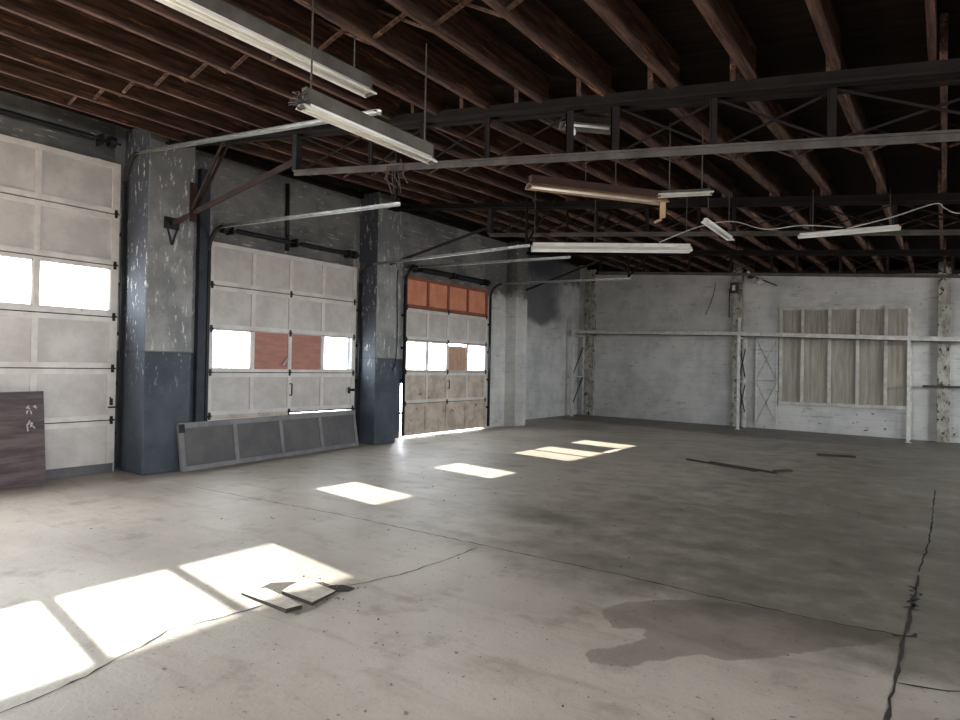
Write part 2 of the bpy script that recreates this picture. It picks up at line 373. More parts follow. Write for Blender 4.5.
# back wall, slightly askew, plus the two walls out of frame
m = MB(); xa, xb = -10.3, XE + .3
m.hexa([(xa, yback(xa), 0), (xb, yback(xb), 0), (xb, yback(xb) + .3, 0), (xa, yback(xa) + .3, 0),
        (xa, yback(xa), ZT), (xb, yback(xb), ZT), (xb, yback(xb) + .3, ZT), (xa, yback(xa) + .3, ZT)])
tag(m.build('wall_back', 'white'), 'white painted block wall at the far end', 'wall', kind='structure')
m = MB(); m.box(XE, XE + .3, YS - .3, -4.8, 0, ZT).box(XE, XE + .3, 1.0, 19, 0, 2.0).box(XE, XE + .3, 1.0, 19, 2.55, ZT).box(XE, XE + .3, 1.0, 7.5, 2.0, 2.55).box(XE, XE + .3, 16, 19, 2.0, 2.55).box(XE, XE + .3, -4.8, 1.0, 0, 1.75).box(XE, XE + .3, -4.8, 1.0, 3.1, ZT)  # gaps are window strips added out of view to bring in daylight
tag(m.build('wall_right', 'frontwall'), 'bare grey block wall on the right', 'wall', kind='structure')
m = MB(); m.box(XW - .12, XE + .3, YS - .3, YS, 0, ZT)
tag(m.build('wall_front', 'frontwall'), 'bare grey block wall behind the viewpoint', 'wall', kind='structure')
# roof deck
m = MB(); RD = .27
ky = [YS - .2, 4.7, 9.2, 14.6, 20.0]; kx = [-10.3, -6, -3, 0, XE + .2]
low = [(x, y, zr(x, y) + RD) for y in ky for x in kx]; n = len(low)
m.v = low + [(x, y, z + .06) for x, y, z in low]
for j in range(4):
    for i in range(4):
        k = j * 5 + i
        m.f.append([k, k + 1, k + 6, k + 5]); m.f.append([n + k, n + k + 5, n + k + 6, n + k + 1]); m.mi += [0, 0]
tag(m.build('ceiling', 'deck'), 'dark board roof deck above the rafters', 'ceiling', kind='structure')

# piers
def pier(n, x1, y0, y1, label, mat):
    o = MB().box(XW - .02, x1, y0, y1, 0, zr(XW, y0) + .15).build('trim_%d' % n, mat, bevel=.015)
    tag(o, label, 'pier', kind='structure')
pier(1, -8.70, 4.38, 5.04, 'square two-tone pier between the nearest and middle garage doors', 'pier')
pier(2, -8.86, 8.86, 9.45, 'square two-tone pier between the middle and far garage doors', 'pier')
pier(3, -9.02, 14.10, 14.62, 'whitewashed pier past the far garage door', 'white_soot')
o = MB().bar((XW + .05, YS, 4.84), (XW + .05, 14.4, 4.84), .08, .10).build('trim_4', 'timber_dark')
tag(o, 'dark timber ledger along the top of the left wall', 'ledger', kind='structure')
def pilaster(n, xa, xb, dep, label):
    m = MB()
    m.hexa([(xa, yback(xa) - dep, 0), (xb, yback(xb) - dep, 0), (xb, yback(xb) + .05, 0), (xa, yback(xa) + .05, 0),
            (xa, yback(xa) - dep, ZT - .5), (xb, yback(xb) - dep, ZT - .5), (xb, yback(xb) + .05, ZT - .5), (xa, yback(xa) + .05, ZT - .5)])
    tag(m.build('trim_%d' % n, 'peel', bevel=.01), label, 'pier', kind='structure')
pilaster(5, -9.72, -9.34, .12, 'peeling corner pier of the far wall')
pilaster(6, -4.86, -4.60, .16, 'narrow peeling pier behind the middle rack frame')
pilaster(7, -.15, .10, .16, 'narrow peeling pier right of the boarded window')
o = MB().hexa([(-9.7, yback(-9.7) - .10, 4.66), (3, yback(3) - .10, 3.66), (3, yback(3) + .02, 3.66), (-9.7, yback(-9.7) + .02, 4.66),
               (-9.7, yback(-9.7) - .10, 4.74), (3, yback(3) - .10, 3.74), (3, yback(3) + .02, 3.74), (-9.7, yback(-9.7) + .02, 4.74)]).build('trim_8', 'timber_dark')
tag(o, 'dark wood strip along the top of the far wall', 'ledger', kind='structure')
m = MB()
m.hexa([(-9.7, yback(-9.7) - .03, 4.74), (3, yback(3) - .03, 3.74), (3, yback(3) + .02, 3.74), (-9.7, yback(-9.7) + .02, 4.74),
        (-9.7, yback(-9.7) - .03, ZT), (3, yback(3) - .03, ZT), (3, yback(3) + .02, ZT), (-9.7, yback(-9.7) + .02, ZT)])
tag(m.build('trim_9', 'deck'), 'dark boarding above the far wall', 'boarding', kind='structure')

# ------------------------------------------------------------------ boarded window in the back wall
def bw(x, z, off=0.0): return (x + .0 * off, yback(x) - off, z)
def wbox(m, xa, xb, z0, z1, o0, o1, mi=0, zs=0.0):
    za = lambda x, z: z + zs * (x + 3.5)
    m.hexa([bw(xa, za(xa, z0), o1), bw(xb, za(xb, z0), o1), bw(xb, za(xb, z0), o0), bw(xa, za(xa, z0), o0),
            bw(xa, za(xa, z1), o1), bw(xb, za(xb, z1), o1), bw(xb, za(xb, z1), o0), bw(xa, za(xa, z1), o0)])
    return m
wr = tag(empty('window_1', (-2.1, yback(-2.1), .75)), 'boarded-up window of five streaked upright boards in the far wall', 'window', kind='structure')
wx = [-3.55, -3.04, -2.40, -1.77, -1.17, -.70]
fm = MB()
wbox(fm, -3.62, -.62, 3.20, 3.27, .0, .07, zs=-.03); wbox(fm, -3.62, -.62, .68, .76, .0, .10, zs=.01)
wbox(fm, -3.62, -3.54, .72, 3.25, .0, .06); wbox(fm, -.71, -.62, .72, 3.15, .0, .06)
fm.build('window_frame', 'corr_frame', wr)
for i in range(5):
    a, b = wx[i], wx[i + 1]; bm_ = MB(); k = 9
    pts = [(a + (b - a) * j / k, .025 + (.006 if j % 2 else 0)) for j in range(k + 1)]
    vs = [bw(x, .74, o) for x, o in pts] + [bw(x, 3.22 - .03 * (x + 3.5), o) for x, o in pts]
    vs += [bw(x, .74, 0.002) for x, o in pts] + [bw(x, 3.22 - .03 * (x + 3.5), 0.002) for x, o in pts]
    n = k + 1
    fs = [(j, j + 1, n + j + 1, n + j) for j in range(k)] + [(2 * n + j, 3 * n + j, 3 * n + j + 1, 2 * n + j + 1) for j in range(k)]
    bm_.poly(vs, fs); bm_.build('board', 'corr', wr)
for x in wx[1:5]:
    wbox(MB(), x - .035, x + .035, .76, 3.19, .0, .12).build('mullion', 'corr_frame', wr)

# ------------------------------------------------------------------ garage doors
def garage_door(n, ya, yb, rh, nrow, cells, wrow, wz, fills, label, rowmat=None, z0=0.0, skip_top=None):
    xo, xi = XW + .005, XW + .05
    d = tag(empty('door_%d' % n, (XW, (ya + yb) / 2, z0)), label, 'garage door', kind='structure')
    edges = [ya] + [v for c in cells for v in c] + [yb]
    for r in range(nrow):
        a, b = z0 + r * rh + (.007 if r else 0), z0 + (r + 1) * rh - .007
        if skip_top and r in skip_top: b = skip_top[r]
        panel, stile = (rowmat or {}).get(r, ('door', 'door_stile'))
        m = MB()
        za, zb = (wz if r == wrow else (a + .07, b - .07))
        m.box(xo, xi, ya, yb, a, za, 1); m.box(xo, xi, ya, yb, zb, b, 1)
        for i in range(0, len(edges), 2): m.box(xo, xi, edges[i], edges[i + 1], za, zb, 1)
        if r != wrow:
            for c in cells: m.box(xo + .004, xo + .02, c[0], c[1], za, zb, 0)
        m.box(xo - .004, xo + .012, ya + .01, yb - .01, a, b, 1) if r != wrow else None
        if r: m.box(xo - .003, xo + .008, ya + .01, yb - .01, a - .03, a + .01, 2)
        s = m.build('door_section', [panel, stile, 'black'], d)
        if r == wrow:
            for c, fll in zip(cells, fills):
                if fll == 'glass':
                    MB().box(xo + .012, xo + .018, c[0] - .004, c[1] + .004, za - .004, zb + .004).build('window_pane', 'glass', s)
                    g = MB()
                    for (p0, p1, q0, q1) in ((c[0], c[1], za, za + .018), (c[0], c[1], zb - .018, zb), (c[0], c[0] + .014, za, zb), (c[1] - .014, c[1], za, zb)):
                        g.box(xo + .02, xo + .034, p0, p1, q0, q1)
                    g.build('glazing_bead', 'door_stile', s)
                else:
                    top = zb + .004 if fll != 'tanboard' else zb - .05
                    o = MB().box(xo + .006, xo + .02, c[0] - .004, c[1] + .004, za - .004, top).build('infill_board', fll, s)
                    tag(o, 'red-brown board filling a window pane' if fll == 'redboard' else 'tan board filling a window pane')
        if r:
            for y in [(edges[i] + edges[i + 1]) / 2 for i in range(2, len(edges) - 2, 2)][1:2] + [ya + .05, yb - .05]:
                MB().box(xi, xi + .012, y - .018, y + .018, a - .06, a + .05).box(xi + .008, xi + .025, y - .028, y + .028, a - .015, a + .01).build('hinge', 'darkiron', s)
    return d
cells1 = [(.86, 1.60), (1.68, 2.43), (2.51, 3.27), (3.34, 4.20)]
d1 = garage_door(1, .72, 4.30, .71, 6, cells1, 3, (2.205, 2.795), ['glass'] * 4,
                 'tall cream sectional garage door nearest the camera, six sections high')
MB().box(XW + .05, XW + .062, .74, 4.28, .0, .12).build('bottom_rail', 'fallen', d1)
lt = MB().box(XW + .055, XW + .07, 4.22, 4.235, .92, 1.03).box(XW + .07, XW + .10, 4.225, 4.245, .92, 1.01).box(XW + .055, XW + .09, 4.2, 4.3, .88, .9).build('door_latch', 'darkiron', d1)
cells2 = [(5.74, 6.43), (6.50, 7.18), (7.25, 7.91), (7.98, 8.67)]
d2 = garage_door(2, 5.66, 8.76, .686, 5, cells2, 2, (1.43, 2.06), ['glass', 'redboard', 'redboard', 'glass'],
                 'cream sectional garage door in the middle with two red-brown boarded panes', skip_top={0: .655})
MB().tube([(XW + .06, 7.22, 1.18), (XW + .12, 7.22, 1.18), (XW + .12, 7.22, .98), (XW + .06, 7.22, .98)], .012, 6, up=(0, 1, 0)).build('door_handle', 'darkiron', d2)
MB().box(XW + .055, XW + .075, 8.60, 8.74, 1.02, 1.07).box(XW + .06, XW + .08, 8.58, 8.62, .98, 1.1).build('door_latch', 'darkiron', d2)
MB().box(XW + .051, XW + .058, 5.7, 7.22, .635, .70).build('weather_strip', 'door_old', d2)
MB().bar((XW + .07, 7.06, 1.50), (XW + .07, 7.16, 1.63), .02, .03, (1, 0, 0)).build('chalk_mark', 'chalk', d2)
cells3 = [(10.23, 10.88), (10.95, 11.60), (11.67, 12.35), (12.42, 13.12)]
d3 = garage_door(3, 10.16, 13.20, .686, 5, cells3, 2, (1.43, 2.06), ['glass', 'glass', 'tanboard', 'glass'],
                 'far sectional garage door with an orange top section', rowmat={4: ('orange', 'orange_dark'), 0: ('door_old', 'door_old'), 1: ('door_old', 'door_stile')}, z0=.03)
MB().tube([(XW + .06, 11.64, 1.20), (XW + .11, 11.64, 1.20), (XW + .11, 11.64, 1.02), (XW + .06, 11.64, 1.02)], .012, 6, up=(0, 1, 0)).build('door_handle', 'darkiron', d3)

def track(y, ztop, xend, zend, label, zb=.05, hang=None):
    t = tag(empty('door_track', (XW + .08, y, 0)), label, 'door track', 'overhead door tracks')
    xv = XW + .095; R0 = .34; pts = []
    MB().box(xv - .025, xv + .025, y - .022, y + .022, zb, ztop - R0).build('upright_track', 'darkiron', t)
    for k in range(0, 13):
        a = math.pi / 2 * k / 12
        pts.append((xv + R0 * (1 - math.cos(a)), y, ztop - R0 + R0 * math.sin(a)))
    dl = 1.0
    prof = [(-.022, -.022), (.022, -.022), (.022, -.016), (-.014, -.016), (-.014, .016), (.022, .016), (.022, .022), (-.022, .022)]
    MB().sweep(pts, prof, up=(0, 1, 0) if False else (0, 0, 1)).build('curved_track', 'iron_pale', t)
    MB().sweep([pts[-1], (xend, y, zend)], prof).build('horizontal_track', 'galv', t)
    for z in np.arange(.5, ztop - .5, .69):
        MB().box(XW, xv - .02, y - .015, y + .015, z, z + .05).build('track_bracket', 'darkiron', t)
    zc = zr(xend, y)
    MB().bar((xend - .06, y, zend + .02), (xend - .06, y, zc + .02), .03, .03).build('hanger_strap', 'iron', t)
    if hang:
        MB().bar((xend - .08, y, zend + .02), (xend + hang[0], y + hang[1], zr(xend + hang[0], y + hang[1])), .03, .03).build('hanger_brace', 'iron', t)
    return t
track(4.335, 4.36, -4.34, 3.93, 'long overhead track from the right edge of the nearest tall door', hang=None)
track(5.62, 3.60, -5.28, 3.46, 'overhead track from the left edge of the middle garage door')
track(8.81, 3.47, -5.42, 3.50, 'overhead track from the right edge of the middle garage door', hang=(.35, .2))
track(10.11, 3.60, -5.38, 3.50, 'overhead track from the left edge of the orange-topped garage door', hang=(.7, .2))
track(13.25, 3.60, -5.55, 3.52, 'overhead track from the right edge of the orange-topped garage door', hang=(.6, .1))

def shaft(ya, yb, z, r, label, drums):
    t = tag(empty('spring_shaft', (XW + .14, (ya + yb) / 2, z)), label, 'spring shaft')
    MB().tube([(XW + .14, ya, z), (XW + .14, yb, z)], .016, 8).build('shaft', 'darkiron', t)
    ym = (ya + yb) / 2
    for a, b in ((ya + .35, ym - .12), (ym + .12, yb - .35)):
        MB().tube([(XW + .14, a, z), (XW + .14, b, z)], r, 10).build('spring', 'darkiron', t, smooth=False)
    for y in (ya + .12, yb - .12):
        MB().tube([(XW + .14, y - .04, z), (XW + .14, y + .04, z)], .075, 12).build('cable_drum', 'darkiron', t)
    for y in (ya + .25, ym, yb - .25):
        MB().box(XW + .002, XW + .19, y - .012, y + .012, z - .07, z + .07).build('bearing_bracket', 'darkiron', t)
shaft(.80, 4.25, 4.50, .035, 'dark spring shaft above the nearest tall garage door', 2)
shaft(5.72, 8.72, 3.64, .035, 'dark spring shaft above the middle garage door', 2)
shaft(10.2, 13.16, 3.62, .06, 'thick dark spring shaft above the orange-topped garage door', 2)

# ------------------------------------------------------------------ roof rafters
ORD = ['first', 'second', 'third', 'fourth', 'fifth', 'sixth', 'seventh', 'eighth', 'ninth', 'tenth', 'eleventh', 'twelfth', 'thirteenth', 'fourteenth', 'fifteenth', 'sixteenth', 'seventeenth', 'eighteenth', 'nineteenth', 'twentieth']
bays = [(-1.5, 4.74, 'in the nearest bay', 3.22), (4.66, 9.24, 'past the nearest truss', 7.0),
        (9.16, 14.64, 'past the second truss', 11.9), (14.56, 18.9, 'above the far wall', None)]
for bi, (ya, yb, bl, brY) in enumerate(bays):
    sp = [.565, .60, .61, .61][bi]; xsr = []
    x = -.07 + 2 * sp + [0, .045, 0, .045][bi]
    while x > XW + 1.0: xsr.append(x); x -= sp
    if bi == 0: xsr = [.97, .45, -.08, -.59, -1.11, -1.65, -2.2, -2.77, -3.34, -3.92, -4.5, -5.06, -5.70, -6.35, -7.0, -7.65, -8.3]
    xsr = xsr[::-1]
    L = yb - ya
    base = MB().box(-.02, .02, 0, L, 0, RD)
    rm = None; bmesh1 = bmesh2 = None
    for k, x in enumerate(xsr):
        za, zb = zr(x, ya + .04), zr(x, yb - .04)
        if rm is None:
            ro = base.build('roof_rafter', 'timber'); rm = ro.data
        else:
            ro = bpy.data.objects.new('roof_rafter', rm); COL.objects.link(ro)
        ro.location = (x, ya, za); ro.rotation_euler = (math.atan2(zb - za, L - .08), 0, 0)
        tag(ro, 'brown timber roof rafter, %s from the left wall %s' % (ORD[k], bl), 'rafter', 'roof rafters ' + bl)
        if brY and k < len(xsr) - 1:
            dz = zr(x + sp, brY) - zr(x, brY)
            if bmesh1 is None:
                b1 = MB().bar((.03, brY - ya, .02), (sp - .03, brY - ya, RD - .04 + dz), .03, .016).build('bridging_strut', 'timber')
                b2 = MB().bar((.03, brY - ya + .05, RD - .03), (sp - .03, brY - ya + .05, .02 + dz), .03, .016).build('bridging_strut', 'timber')
                bmesh1, bmesh2 = b1.data, b2.data
                b1.parent = ro; b2.parent = ro
            else:
                for me in (bmesh1, bmesh2):
                    b = bpy.data.objects.new('bridging_strut', me); COL.objects.link(b); b.parent = ro

# ------------------------------------------------------------------ trusses
def truss(Y, top, bot, xl, posts, label, xr=3.6, extra=None, ch=.10, bh=.055):
    zt = lambda x: top[0] + top[1] * x      # underside of the top chord
    zb = lambda x: bot[0] + bot[1] * x      # centre of the bottom chord
    t = tag(empty('roof_truss', (-3, Y, zb(-3))), label, 'roof truss', 'steel roof trusses')
    m = MB()
    for s in (-1, 1):
        m.bar((XW + .02, Y + s * .045, zt(XW) + ch / 2), (xr, Y + s * .045, zt(xr) + ch / 2), .02, ch)
        m.bar((XW + .02, Y + s * .075, zt(XW) + .012), (xr, Y + s * .075, zt(xr) + .012), .06, .02)
    m.build('top_chord', 'iron', t)
    m = MB()
    m.bar((xl, Y, zb(xl)), (xr, Y, zb(xr)), .10, .016).bar((xl, Y - .03, zb(xl) - bh / 2), (xr, Y - .03, zb(xr) - bh / 2), .012, bh)
    m.build('bottom_chord', 'iron_pale', t)
    for x in posts:
        ph = .035 if Y < 5 and -2.6 < x < -2.0 else .018
        MB().box(x - ph, x + ph, Y - .03, Y - .02, zb(x), zt(x) + .04).box(x - .035, x - .025, Y - .03, Y + .03, zb(x), zt(x) + .04).build('post', 'iron', t)
    pp = sorted(posts)
    for i, (a, b) in enumerate(zip(pp[:-1], pp[1:])):
        if b - a < .5: continue
        MB().bar((a, Y - .01, zt(a)), (b, Y - .01, zb(b)), .010, .016).build('diagonal', 'iron', t)
        MB().bar((a, Y + .02, zb(a)), (b, Y + .02, zt(b)), .010, .016).build('diagonal', 'iron', t)
    return t, zt, zb
t1, zt1, zb1 = truss(4.7, (3.303, -.139), (2.98, -.124), -6.02, [-6.0, -4.80, -4.10, -3.33, -2.51, -2.11, -1.35, -.60, .4, 1.4, 2.4], 'nearest steel roof truss spanning the room')
t2, zt2, zb2 = truss(9.2, (3.55, -.115), (3.22, -.099), -6.46, [-6.42, -5.5, -4.43, -3.6, -2.84, -2.36, -1.4, -.5, .5, 1.5, 2.5], 'second steel roof truss from the camera')
t3, zt3, zb3 = truss(14.6, (3.75, -.086), (3.385, -.078), -6.95, [-6.9, -5.78, -4.71, -3.8, -2.98, -2.5, -1.7, -.91, .1, 1.1, 2.1], 'third steel roof truss, farthest, in front of the far wall')
def knee(t, p, q, w=.07):
    MB().bar(p, q, .012, w).bar(Vector(p) + Vector((0, .03, 0)), Vector(q) + Vector((0, .03, 0)), .06, .012).build('knee_brace', 'rust', t)
knee(t1, (-8.69, 4.7, 3.43), (-6.02, 4.7, 3.86)); knee(t2, (-8.85, 9.2, 3.52), (-6.46, 9.2, 3.99), .05); knee(t3, (-9.0, 14.5, 3.58), (-7.0, 14.6, 4.2), .05)
m = MB()
for s in (-.035, .035):
    m.bar((-8.12, 4.7 + s, 3.56), (-7.40, 4.7 + s, zt1(-7.4) + .02), .02, .04, (1, 0, 0))
m.build('upper_brace', 'rust', t1)
MB().bar((-8.15, 4.7, 3.4), (-8.15, 4.7, 3.92), .012, .1, (0, 1, 0)).build('gusset_plate', 'rust', t1)
m = MB(); m.box(-8.70, -8.66, 4.60, 4.80, 3.36, 3.52)
m.bar((-8.66, 4.62, 3.40), (-8.66, 4.7, 3.14), .02, .02).bar((-8.66, 4.78, 3.40), (-8.66, 4.7, 3.14), .02, .02)
m.build('wall_bracket', 'darkiron', t1)
MB().box(-6.05, -5.98, 4.66, 4.74, zb1(-6.02), zt1(-6.02) + .05).build('end_post', 'darkiron', t1)
MB().box(-6.5, -6.42, 9.16, 9.24, zb2(-6.46), zt2(-6.46) + .05).build('end_post', 'darkiron', t2)

# ------------------------------------------------------------------ hanging fluorescent lights
def lamp(A, B, label, wd=.15, shade='enamel', back='enamel_back', chains=(), tubes=2, hh=.05, deep=.07):
    A, B = Vector(A), Vector(B); c = (A + B) / 2
    t = tag(empty('fluorescent_light', c), label, 'light fixture', 'fluorescent lights under the roof')
    h = wd / 2
    refl = [(-h, 0), (-h * .45, deep * .75), (h * .45, deep * .75), (h, 0), (h - .012, -.008), (h * .4, deep * .75 - .014), (-h * .4, deep * .75 - .014), (-h + .012, -.008)]
    MB().sweep([A, B], refl).build('reflector', shade, t)
    hs = [(-h * .45, deep * .75), (h * .45, deep * .75), (h * .4, deep * .75 + hh), (-h * .4, deep * .75 + hh)]
    d = (B - A).normalized()
    MB().sweep([A + d * .02, B - d * .02], hs).build('housing', back, t)
    sd_ = d.cross(Vector((0, 0, 1))).normalized()
    for k in range(tubes):
        o = sd_ * ((k - (tubes - 1) / 2) * h * .75) + Vector((0, 0, .018))
        MB().tube([A + d * .05 + o, B - d * .05 + o], .017, 8).build('fluorescent_tube', 'tube', t, smooth=True)
    for p, s in ((A, 1), (B, -1)):
        MB().sweep([p, p + d * (.02 * s)], [(-h * .9, -.004), (h * .9, -.004), (h * .45, deep * .9), (-h * .45, deep * .9)]).build('end_cap', back, t)
    for f in chains:
        p = A.lerp(B, f) + Vector((0, 0, deep * .75 + hh - .005)); z1 = zr(p.x, p.y) + .05
        MB().tube([p, (p.x, p.y, z1)], .006, 5).build('hanging_chain', 'iron_pale', t)
    return t
lamp((-3.44, .95, 3.5), (-3.40, 3.30, 3.5), 'long twin-tube light nearest the camera at the top left of the roof', .13, chains=(.08, .93), deep=.035, hh=.10)
l2 = lamp((-3.02, 2.38, 3.02), (-3.03, 3.57, 3.02), 'short white light hung low on two long chains', .10, chains=(.06, .92), deep=.03, hh=.10)
m = MB()
for k in range(6):
    a = Vector((-3.02, 2.38, 3.06)); m.tube([a + Vector((random.uniform(-.05, .05), random.uniform(-.08, .03), random.uniform(-.05, .06))) for _ in range(4)], .004, 5)
m.build('loose_wiring', 'iron_pale', l2)
lamp((-4.78, 7.82, 3.21), (-2.90, 9.02, 3.21), 'bright white long light hung level below the second truss', .2, 'tube', back='enamel', chains=(.02, .4, .97))
l4 = lamp((-3.36, 5.42, 3.33), (-2.45, 6.72, 3.33), 'yellowed light with a loose drooping end plate', .17, 'yellowed', 'yellow_back', chains=(.4, .62), deep=.05, hh=.08)
MB().box(-2.48, -2.42, 6.66, 6.675, 3.16, 3.36).bar((-2.46, 6.67, 3.15), (-2.54, 6.66, 3.12), .03, .02).build('loose_end_plate', 'yellowed', l4)
l5 = lamp((-2.74, 4.92, 3.66), (-2.36, 5.22, 3.63), 'small square light with a bare bulb tight under the rafters behind the nearest truss', .2, 'enamel_back', 'enamel_back', tubes=1, deep=.05, chains=(.2, .8))
MB().lathe((-2.62, 4.92, 3.54), [(.005, 0), (.03, .012), (.036, .04), (.025, .07), (.014, .09), (.014, .12)], 12).build('light_bulb', 'bulb', l5, smooth=True)
lamp((-2.34, 7.78, 3.32), (-2.37, 9.05, 3.32), 'white light pointing into the room in front of the second truss', .10, 'tube', back='enamel', chains=(.1, .9), deep=.03, hh=.03)
lamp((-1.53, 8.97, 3.26), (-.44, 9.07, 3.27), 'white light slung crosswise at the right, under the second truss', .13, 'tube', back='enamel', chains=(.15, .9), deep=.03, hh=.025)
lamp((-2.10, 5.60, 3.11), (-1.68, 5.80, 3.12), 'pale stub of a light behind the yellowed light', .13, 'enamel', 'enamel_back', chains=(.2, .8), tubes=1, deep=.02, hh=.02)

# cables under the roof
def cable(pts, r, label, mat='wire', name='cable'):
    P = [Vector(p) for p in pts]; out = []
    for i in range(len(P) - 1):
        p0, p1, p2, p3 = P[max(i - 1, 0)], P[i], P[i + 1], P[min(i + 2, len(P) - 1)]
        for k in range(6):
            u = k / 6
            out.append(.5 * ((2 * p1) + (-p0 + p2) * u + (2 * p0 - 5 * p1 + 4 * p2 - p3) * u * u + (-p0 + 3 * p1 - 3 * p2 + p3) * u ** 3))
    out.append(P[-1])
    o = MB().tube(out, r, 6).build(name, mat, smooth=True)
    return tag(o, label, 'cable')
cable([(-3.2, 8.6, 3.30), (-2.62, 8.45, 3.42), (-2.2, 8.45, 3.44), (-1.82, 8.5, 3.31), (-1.4, 8.5, 3.31), (-.98, 8.5, 3.24)], .007, 'pale cable sagging between the hanging lights')
cable([(-.94, 8.5, 3.22), (-.5, 8.5, 3.30), (-.11, 8.5, 3.40), (-.02, 8.5, 3.34), (.11, 8.5, 3.27), (.4, 8.6, 3.33)], .007, 'pale cable looped over the right end of the second truss')
cable([(-8.85, 9.42, 3.43), (-8.84, 9.40, 3.0), (-8.84, 9.43, 2.2), (-8.84, 9.40, 1.64), (-8.83, 9.30, 1.42)], .010, 'black pull cord hanging down the middle pier', 'black', 'pull_cord')
for k, (dx, ph) in enumerate([(0, 0), (.08, .1), (.15, .05)]):
    pass
m = MB()
for k in range(7):
    x = -4.45 + random.uniform(-.09, .09)
    m.tube([(x, 4.66, zb1(-4.4) + .05), (x + random.uniform(-.08, .08), 4.64, zb1(-4.4) - .12), (x + random.uniform(-.05, .12), 4.66, zb1(-4.4) - random.uniform(.2, .4))], .006, 5)
tag(m.build('wire_bundle', 'iron_pale'), 'bundle of loose wires hanging from the left end of the nearest truss', 'wires')
cable([(-5.38, 18.98, 4.08), (-5.45, 18.98, 3.7), (-5.66, 19.0, 3.16)], .008, 'thin wire hanging down the far wall', 'black')

# flood lamp at the top of the back wall
t = tag(empty('flood_lamp', (-4.1, 18.7, 4.0)), 'small white flood lamp on an arm high on the far wall', 'lamp')
MB().bar((-4.42, 18.70, 4.22), (-3.68, 18.62, 3.86), .035, .035).build('arm', 'darkiron', t)
MB().lathe((-4.12, 18.60, 3.95), [(.12, 0), (.115, .03), (.09, .08), (.05, .11), (.03, .13)], 14).build('lamp_shade', 'enamel', t, smooth=True)
MB().lathe((-4.12, 18.60, 3.91), [(.01, 0), (.04, .02), (.05, .06), (.03, .1)], 12).build('light_bulb', 'bulb', t, smooth=True)
MB().lathe((-4.40, 18.62, 4.22), [(.01, 0), (.045, .02), (.05, .06), (.03, .1)], 12).build('light_bulb', 'bulb', t, smooth=True)
MB().box(-4.44, -4.34, 18.68, 18.9, 4.12, 4.24).build('wall_mount', 'darkiron', t)

# electrical box on the narrow pier, pipe on the wall above the middle door
t = tag(empty('electrical_box', (-4.8, yback(-4.8) - .18, 3.88)), 'small grey electrical box high on the narrow far pier', 'electrical box')
yb_ = yback(-4.8) - .16
MB().box(-4.9, -4.68, yb_ - .1, yb_, 3.72, 4.02).build('enclosure', 'iron_pale', t, bevel=.01)
MB().box(-4.84, -4.76, yb_ - .12, yb_ - .1, 3.80, 3.94).build('switch_plate', 'enamel', t)
MB().tube([(-4.93, yb_ - .03, 3.85), (-4.93, yb_ - .03, 3.05)], .018, 8).build('conduit', 'iron_pale', t)
o = MB().tube([(XW + .04, 7.12, 3.50), (XW + .04, 7.10, 4.66)], .035, 8).build('wall_pipe', 'darkiron', smooth=True)
tag(o, 'dark upright pipe on the wall above the middle garage door', 'pipe')
o = MB().box(XW + .001, XW + .10, 5.46, 5.62, 0, 4.5).build('steel_jamb', simple('navy_steel_paint', (42, 46, 54), (54, 58, 66), 4, .6))
tag(o, 'dark navy steel jamb left of the middle garage door', 'door jamb')
o = MB().tube([(-9.95, 14.95, 1.72), (-9.95, 14.95, 3.6)], .03, 8).build('downpipe', 'iron_pale', smooth=True)
tag(o, 'thin upright pipe on the whitewashed wall past the far door', 'pipe')
o = MB().box(-.42, .9, yback(.2) - .13, yback(.2) - .09, 1.24, 1.30)
o = MB().bar((-.42, yback(-.42) - .22, 1.28), (1.2, yback(1.2) - .22, 1.28), .05, .05).build('wall_rail', 'iron_pale')
tag(o, 'short grey rail across the right-hand narrow pier', 'rail')

# ------------------------------------------------------------------ the white storage rack along the back wall
rk = tag(empty('storage_rack', (-4.5, yback(-4.5) - .9, 0)), 'long empty white storage rack frame along the far wall', 'storage rack')
def ry(x, o=.9): return yback(x) - o
zrail = lambda x: float(np.interp(x, [-9.85, -4.45, -.65, 2.5], [2.71, 2.54, 2.36, 2.24]))
for x, zt in ((-9.74, 3.14), (-4.47, 2.97), (-.67, 3.04)):
    wx_ = .07 if x < -9 else .06
    MB().box(x - wx_ / 2, x + wx_ / 2, ry(x) - .04, ry(x) + .04, 0, zt).box(x - .07, x + .07, ry(x) - .06, ry(x) + .06, 0, .012).build('front_post', 'rackpaint', rk, bevel=.004)
    MB().box(x - .035, x + .035, ry(x, .10) - .03 - (.09 if x > -5 and x < -4 else 0), ry(x, .10) + .03 - (.09 if x > -5 and x < -4 else 0), 0, zrail(x) + .03).build('rear_post', 'rackpaint', rk)
    ya, yb2 = ry(x) + .03, ry(x, .14)
    for z0, z1 in ((.35, 1.25), (1.30, 2.25)):
        MB().bar((x, ya, z0), (x, yb2, z1), .02, .03).build('frame_brace', 'darkiron', rk)
    if -5 < x < -4:
        for z0, z1 in ((1.25, .35), (2.25, 1.30)): MB().bar((x, ya, z0), (x, yb2, z1), .02, .03).build('frame_brace', 'darkiron', rk)
    MB().bar((x, ya, 1.27), (x, yb2, 1.27), .03, .03).build('frame_rung', 'rackpaint', rk)
    MB().bar((x, ya, zrail(x) - .1), (x, yb2, zrail(x) - .1), .03, .04).build('frame_rung', 'rackpaint', rk)
